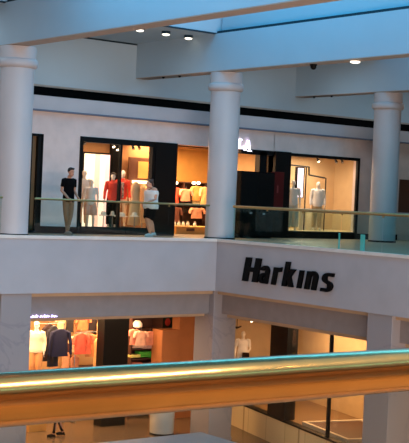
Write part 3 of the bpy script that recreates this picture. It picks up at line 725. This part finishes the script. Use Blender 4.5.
# shelf boards (dark slanting boards on brackets)
for (xa, ya, xb, yb, Y, lb) in [(85, 339, 104, 342, 33.0, 'dark hanging shelf board above the tan blouse'), (72, 360, 100, 367, 33.3, 'dark low shelf board below the coral tops')]:
    a = at(xa, ya, Y); c = at(xb, yb, Y); t = thing('wall_shelf', (a.x, Y, min(a.z, c.z)), lb, 'shelf')
    box('board', (0, -.15, 0), (c.x-a.x, .3, .05), mat('dark_wood', (76, 42, 28), .6), t)
    for q in (.1, c.x-a.x-.1): box('bracket', (q-.015, 0, -.12), (q+.015, .3, 0), m_black, t)
# black post
S(box('wall_black_post', (at(104, 340, 31.4).x, 31.4, LOW), (at(128.5, 340, 31.4).x, 31.8, -2.3), m_black))
# shelves with folded clothes right of the post
Y = 32.4
xa, xb = at(128, 345, Y).x, at(158, 345, Y).x; cx = (xa+xb)/2
t = thing('shelf_unit', (cx, Y, LOW), 'dark shelf unit of folded clothes right of the black post on the lower level', 'shelf unit')
for yy in (328, 348, 357.5, 366): z = at(143, yy, Y).z-LOW; box('shelf', (xa-cx, -.2, z-.03), (xb-cx, .35, z), mat('dark_wood', (76, 42, 28), .6), t)
for q in (xa-cx, xb-cx): box('upright', (q-.02, -.2, 0), (q+.02, .35, -2.4-LOW), mat('dark_wood', (76, 42, 28), .6), t)
box('back_panel', (xa-cx, .35, 0), (xb-cx, .38, -2.4-LOW), mat('dark_wood', (76, 42, 28), .6), t)
G(134, 329, .3, .5, (236, 150, 120), 'pink top hanging just right of the black post on the lower level', Y=32.1, sleeve=.3)
G(141, 331, .42, .46, (236, 180, 148), 'pale peach top hanging above the folded green clothes', Y=31.98, sleeve=.3)
G(150, 331, .42, .46, (226, 150, 116), 'salmon top hanging left of the brown cube panels', Y=32.1, sleeve=.3)
for x, y, w, c, n, lb in [(133.5, 357, .4, (226, 214, 120), 2, 'pale yellow folded clothes left of the green pile'), (143, 356.5, .46, (76, 176, 56), 4, 'bright green folded clothes, left pile of the green pair'), (152.5, 357.2, .42, (60, 160, 50), 3, 'bright green folded clothes, right pile of the green pair'),
                       (136, 347.5, .4, (246, 206, 180), 3, 'pale pink folded clothes on the shelf left above the green pile'), (146, 348, .42, (240, 196, 176), 3, 'rose white folded clothes on the shelf above the green pile'), (154, 348.5, .3, (230, 176, 150), 3, 'peach folded clothes at the right end of the shelf above the green pile'),
                       (135, 366, .36, (150, 70, 50), 3, 'rust folded clothes on the shelf below the yellow clothes'), (148, 366, .5, (80, 44, 36), 3, 'brown folded clothes on the shelf below the green pile')]:
    stack(x, y, Y-.08, w, c, n, lb, dy=.3)
p = at(139, 322, 32.2); o = MB().lathe((0,0,0), [(.1, 0), (.17, .04), (.17, .14), (.08, .24)], 16).build('round_hat', m_manq, None, smooth=True); o.location = (at(137, 331, 32.2).x, 32.2, at(137, 328, 32.2).z); tag(o, 'round cream hat on the top shelf right of the black post', 'hat')
# dark poster with portrait-like red patch
t = thing('dark_poster', (at(165, 327, 33.3).x, 33.3, at(165, 328, 33.3).z), 'dark green poster with a red patch above the brown panels', 'poster')
box('panel', (-.42, 0, 0), (.42, .04, .42), mat('dark_green', (18, 40, 22), .5), t); MB().ball((.1, -.01, .2), (.12, .02, .13), 12).build('red_patch', mat('red_cloth', (226, 70, 52), .8), t, smooth=True)
# brown panels
o = MB().box((at(159.5, 340, 31.7).x, 31.55, LOW), (at(173, 340, 31.9).x, 32.12, at(165, 329, 31.9).z)).build('brown_panel', m_brown, None, bevel=.01); tag(o, 'lower brown display panel right of the folded clothes', 'display panel')
o = MB().box((at(173.3, 340, 31.9).x, 31.6, LOW), (at(196, 340, 31.9).x, 32.0, -2.45)).build('brown_panel', m_brown, None, bevel=.01); tag(o, 'taller brown display panel beside the inner corner pillar', 'display panel')
# small violet neon squiggle sign under the band
t = thing('neon_sign', (at(24, 319, 28.27).x, 28.27, -2.17), 'tiny violet white neon script sign at the upper left of the lower shop', 'sign')
x = 0
for i, wd in enumerate((.14, .04, .1, .08, .12, .06, .1, .08, .1)):
    hgt = (.09, .03, .06, .07, .05, .07, .05, .06, .03)[i]
    MB().tube([(x, 0, 0), (x+wd*.3, 0, hgt), (x+wd*.6, 0, .01), (x+wd*.9, 0, hgt*.7)], .013, 6).build('stroke', emis('neon_violet', (206, 190, 255), 4), t); x += wd+(.05 if i in (0, 3, 6) else .01)

# ------------------------------------------------------------------ lower shop front, right (slightly skewed front)
A = atz(240, 403, -5.2); B = atz(332, 440.5, -5.2); A.z = B.z = 0
dv = (B-A).normalized(); nv = Vector((dv.y, -dv.x, 0));
if nv.x < 0: nv = -nv                                  # into the shop
A0 = A-dv*2.6; B0 = B+dv*2.2
def onp(x, y, off=0.):
    d_ = ray(x, y); o_ = Vector((0,0,EYE)); q = A+nv*off; s_ = (q-o_).dot(nv)/d_.dot(nv); return o_+d_*s_
def wallpiece(name, p, q, z0, z1, th, m, **k):
    p = Vector((p.x, p.y, z0)); q = Vector((q.x, q.y, z0)); h = Vector((0,0,z1-z0))
    return MB().prism([p, q, q+h, p+h], nv*th).build(name, m, **k)
S(wallpiece('wall_kick', A0, B0, LOW, -5.24, .2, m_kick))
S(wallpiece('trim_71', A0-nv*.03, B0-nv*.03, -5.24, -5.19, .25, m_black))
S(wallpiece('window_6', A0+nv*.08, B0+nv*.08, -5.19, -2.3, .012, m_shopglass))
S(wallpiece('wall_shop_right', A0+nv*2.6-dv*1, B0+nv*2.6+dv*3, LOW, -2.3, .1, m_tan))
S(MB().prism([A0+Vector((0,0,LOW)), A0+nv*2.6+Vector((0,0,LOW)), A0+nv*2.6+Vector((0,0,-2.3)), A0+Vector((0,0,-2.3))], -dv*.1).build('wall_shop_side', m_tan))
S(MB().prism([A0+nv*.2+Vector((0,0,-5.3)), B0+nv*.2+Vector((0,0,-5.3)), B0+nv*2.6+Vector((0,0,-5.3)), A0+nv*2.6+Vector((0,0,-5.3))], (0,0,.06)).build('floor', mat('shop_floor', (120, 92, 60), .5)))
q0, q1 = onp(270.5, 340), onp(287.5, 340)
S(wallpiece('wall_black_pier', q0, q1, -5.19, -2.3, .35, m_black))
q0, q1 = onp(329.5, 345), onp(331.2, 345)
S(wallpiece('window_7', q0, q1, -5.19, -2.3, .08, m_black))
q0, q1 = onp(228, 340), onp(232, 340)
S(wallpiece('window_8', q0, q1, -5.19, -2.3, .08, mat('brown_wood', (92, 52, 30), .5)))
# pale edged platform in that window
c0 = onp(302, 424, .3); Z = -5.24
t = thing('display_platform', (c0.x, c0.y, Z), 'low dark platform with pale edging in the right lower shop window', 'platform', rz=0)
def lp(u, v, z): return dv*u+nv*v+Vector((0,0,z))
b = MB()
for (u0, v0, u1, v1) in ((0,0,2.6,.1), (0,1.9,2.6,2.0), (0,.1,.1,1.9), (2.5,.1,2.6,1.9)): b.prism([lp(u0,v0,0), lp(u1,v0,0), lp(u1,v1,0), lp(u0,v1,0)], (0,0,.12))
b.build('edging', mat('pale_cloth', (214, 200, 178), .8), t)
MB().prism([lp(.1,.1,0), lp(2.5,.1,0), lp(2.5,1.9,0), lp(.1,1.9,0)], (0,0,.09)).build('carpet', mat('dark_wood', (76, 42, 28), .6), t)
# mannequin with black bag
p = onp(243.5, 331, .7)
t, J, hc, K = figure('mannequin', (p.x, p.y, p.z-1.7), math.radians(-38), 1.7, 'white mannequin in a white top holding a black bag in the right lower shop window', 'mannequin', m_manq, None,
       (m_white, .86, 'short'), (m_white, .5, .05), None, dict(wrL=(.12,-.24,1.0), elL=(.25,-.02,1.15)), MAN, vox=.014)
MB().box((-.02,-.36,.78), (.22,-.24,1.06)).build('bag', m_blackc, t, bevel=.03, Mx=K)
o = MB().box((p.x-.25, p.y-.25, -5.24), (p.x+.25, p.y+.25, p.z-1.7)).build('display_plinth', m_tan, None, bevel=.01); tag(o, 'beige plinth under the mannequin with the black bag', 'plinth')
p = onp(237, 327, .5)
t = thing('wall_bracket_sign', p, 'small dark curved bracket above the mannequin with the black bag', 'bracket')
MB().tube([(-.14,0,.03), (0,0,-.03), (.16,-.02,.02)], [.02, .035, .025], 8).build('arm', m_black, t, smooth=True); MB().tube([(0,.0,0), (0,0,.4)], .01, 6).build('stem', m_black, t)
p = onp(246, 318, .4); spot(p, 'dark spotlight left of a pair at the top of the right lower shop window', False)
p = onp(251, 319.5, .4); spot(p, 'lit spotlight at the top of the right lower shop window', True)

# ------------------------------------------------------------------ lower concourse things
p = atz(177, 430, LOW)
t = thing('round_planter', (21.6, 29.75, LOW), 'round off-white bin standing at the inner corner of the lower floor', 'bin')
MB().lathe((0,0,0), [(.37, 0), (.37, .05)], 32).build('base_ring', m_black, t, smooth=True)
MB().lathe((0,0,0), [(.36, .05), (.385, .85), (.4, .9), (.34, .92)], 32).build('drum', mat('bin_white', (196, 196, 190), .5), t, smooth=True)
MB().lathe((0,0,0), [(.28, .92), (.25, 1.0), (.1, 1.03)], 32).build('lid', m_steel, t, smooth=True)
c0 = atz(201, 432, -4.95)
t = thing('service_kiosk', (c0.x-2, c0.y-1.2, LOW), 'pale grey counter top at the bottom edge of the photo on the lower floor', 'counter')
box('counter_top', (-2, -1.2, 1.0), (2, 1.2, 1.05), mat('counter_grey', (150, 152, 160), .4), t, bevel=.01); box('cabinet', (-1.9, -1.1, 0), (1.9, 1.1, 1.0), m_tan, t)

# roof fixtures
for x, y, Z_, on, lb in [(140, 28, ZT, 1, 'lit downlight nearest the left of the row of three in the roof'), (166, 32, ZT, 1, 'lit downlight in the middle of the row of three in the roof'), (188.5, 36, ZT, 1, 'lit downlight at the right of the row of three, next to the beam')]:
    p = atz(x, y+1, Z_-.05); t = thing('downlight', (p.x, p.y, Z_), lb, 'downlight', 'row of three roof downlights')
    MB().lathe((0,0,0), [(.13, 0), (.13, -.08)], 20).build('housing', m_reveal, t, smooth=True)
    MB().lathe((0,0,0), [(.11, -.081), (.11, -.11), (.05, -.13)], 20).build('lens', emis('downlight_glow', (255, 246, 226), 2.2), t, smooth=True)
p = atz(362, 63.5, ZB-.02); t = thing('downlight', (22.35, 22.9, ZB), 'single lit downlight under the beam near the right column', 'downlight')
MB().lathe((0,0,0), [(.14, 0), (.14, -.02)], 20).build('housing', m_soffit, t, smooth=True); MB().lathe((0,0,0), [(.13, -.021), (.13, -.05), (.08, -.07)], 20).build('lens', emis('downlight_glow', (255, 246, 226), 2.2), t, smooth=True)
t = thing('security_camera', (22.35, 24.5, ZB), 'black dome security camera under the beam left of the lit downlight', 'security camera')
MB().lathe((0,0,0), [(.1, 0), (.1, -.04)], 20).build('mount', m_black, t, smooth=True); MB().ball((0,0,-.06), (.085,.085,.09), 16).build('dome', m_black, t, smooth=True)
for X, Yv, lb in ((22.2, 31.3, 'tiny dark sprinkler under the middle beam, left one'), (22.25, 30.5, 'tiny dark sprinkler under the middle beam, right one'), (29.2, 31.9, 'tiny dark sprinkler under the right beam, left one'), (29.2, 31.0, 'tiny dark sprinkler under the right beam, right one')):
    t = thing('sprinkler', (X, Yv, ZB), lb, 'sprinkler', 'sprinklers under the beams')
    MB().lathe((0,0,0), [(.05, 0), (.05, -.02), (.02, -.05)], 12).build('body', m_black, t); MB().lathe((0,0,0), [(.045, -.06), (.045, -.065)], 12).build('deflector', m_steel, t)
p = atx(272, 11, 22.35); t = thing('wall_sensor', (22.4, p.y, p.z), 'small dark sensor on the upper roof wall near the top of the photo', 'sensor')
MB().ball((0,0,0), (.06,.07,.07), 12).build('body', m_black, t, smooth=True)

# ------------------------------------------------------------------ lights
def area(name, loc, size, power, col, rot=(0,0,0), sy=None):
    l = bpy.data.lights.new(name, 'AREA'); l.energy = power; l.color = col; l.size = size
    if sy: l.shape = 'RECTANGLE'; l.size_y = sy
    o = bpy.data.objects.new(name, l); o.location = loc; o.rotation_euler = rot; C.objects.link(o); return o
WARM = (1, .62, .32); WARM2 = (1, .72, .46)
# shops, upper level
area('shop_lamp', ((wx0+wx1)/2, 31.6, 2.85), 2.4, 62, WARM2, sy=.8)
area('shop_lamp', (23.5, 32.6, 2.85), 3.0, 500, WARM, sy=1.6)
area('shop_lamp', (29.0, 31.9, 2.85), 3.0, 175, (1, .80, .60), sy=1.4)
# shops, lower level
area('shop_lamp', (19.0, 32.0, -2.46), 6.0, 470, WARM, sy=1.6)
mid = (A0+B0)/2+nv*1.3
area('shop_lamp', (mid.x, mid.y, -2.35), 4.0, 260, WARM, sy=1.6, rot=(0,0,math.atan2(dv.y, dv.x)))
# sky colour for the daylight, then added fill lights across the atrium
SKYC = (.05, .47, .84)
# daylight through the skylight bays between the beams
for x0_, x1_, pw, z_, yc_, ly_ in ((12.2, 14.9, 800, 7.6, 16, 17), (18.2, 21.9, 860, 8.3, 18.2, 19.5), (25.9, 28.8, 600, 8.0, 17, 18)):
    area('skylight', ((x0_+x1_)/2, yc_, z_), x1_-x0_, pw, SKYC, sy=ly_)
# unseen fill panels added under and over the near gallery, shining across the atrium
area('atrium_fill', (9, -.5, 6.2), 26, 1000, (.18, .72, 1), rot=(math.radians(108), 0, 0), sy=2.4)
area('atrium_fill', (9, 1.95, -3.2), 26, 7200, (1, .76, .62), rot=(math.radians(72), 0, 0), sy=4)
area('soffit_fill', (23.0, 26.3, -2.24), .6, 34, WARM2, sy=4)  # unseen fill added to brighten the walkway before the right lower shop
area('soffit_fill', (19, 29.9, -2.34), 6, 55, WARM2, sy=.8)  # unseen fill added to lighten the lower floor by the left shop
for cx_, sz_ in ((11, 7), (18.3, 4), (25.6, 4), (33, 6)): area('gallery_downlight', (cx_, 29.9, 5.95), sz_, 13*sz_, (.62, .84, 1), sy=1.4)
for i in range(9):  # unseen spots added: their light on floor and rail shows in the handrail
    l = bpy.data.lights.new('rail_reflection_spot', 'SPOT'); l.energy = 105; l.color = (1, .80, .58); l.spot_size = math.radians(95); l.spot_blend = .4; l.shadow_soft_size = .06
    o = bpy.data.objects.new('rail_reflection_spot', l); o.location = (-1.2+i*1.15, 1.5 if i > 3 else -1.8, 3.17); o.rotation_euler = (math.radians(-22), 0, 0); C.objects.link(o)
for x, y in ((22, 384), (120, 378), (185, 372)):  # unseen spots added for separate glints on the handrail top
    p = at(x, y, 1.75); l = bpy.data.lights.new('rail_reflection_spot', 'SPOT'); l.energy = 30; l.color = (1, .9, .75); l.spot_size = math.radians(80); l.shadow_soft_size = .07
    o = bpy.data.objects.new('rail_reflection_spot', l); o.location = (p.x*2.26, 1.75, 3.17); C.objects.link(o)
area('skylight', (8, 3, 8.4), 17, 190, (.62, .80, .88), sy=6.5)  # pale panel added overhead so the handrail top has sky to reflect

w = bpy.data.worlds.new('sky'); scn.world = w; w.use_nodes = True; nt = w.node_tree; bg = nt.nodes['Background']
bg.inputs['Color'].default_value = (.08, .48, .85, 1); bg.inputs['Strength'].default_value = .3
scn.view_settings.view_transform = 'Standard'; scn.view_settings.look = 'None'; scn.view_settings.gamma = 1; scn.view_settings.exposure = 0
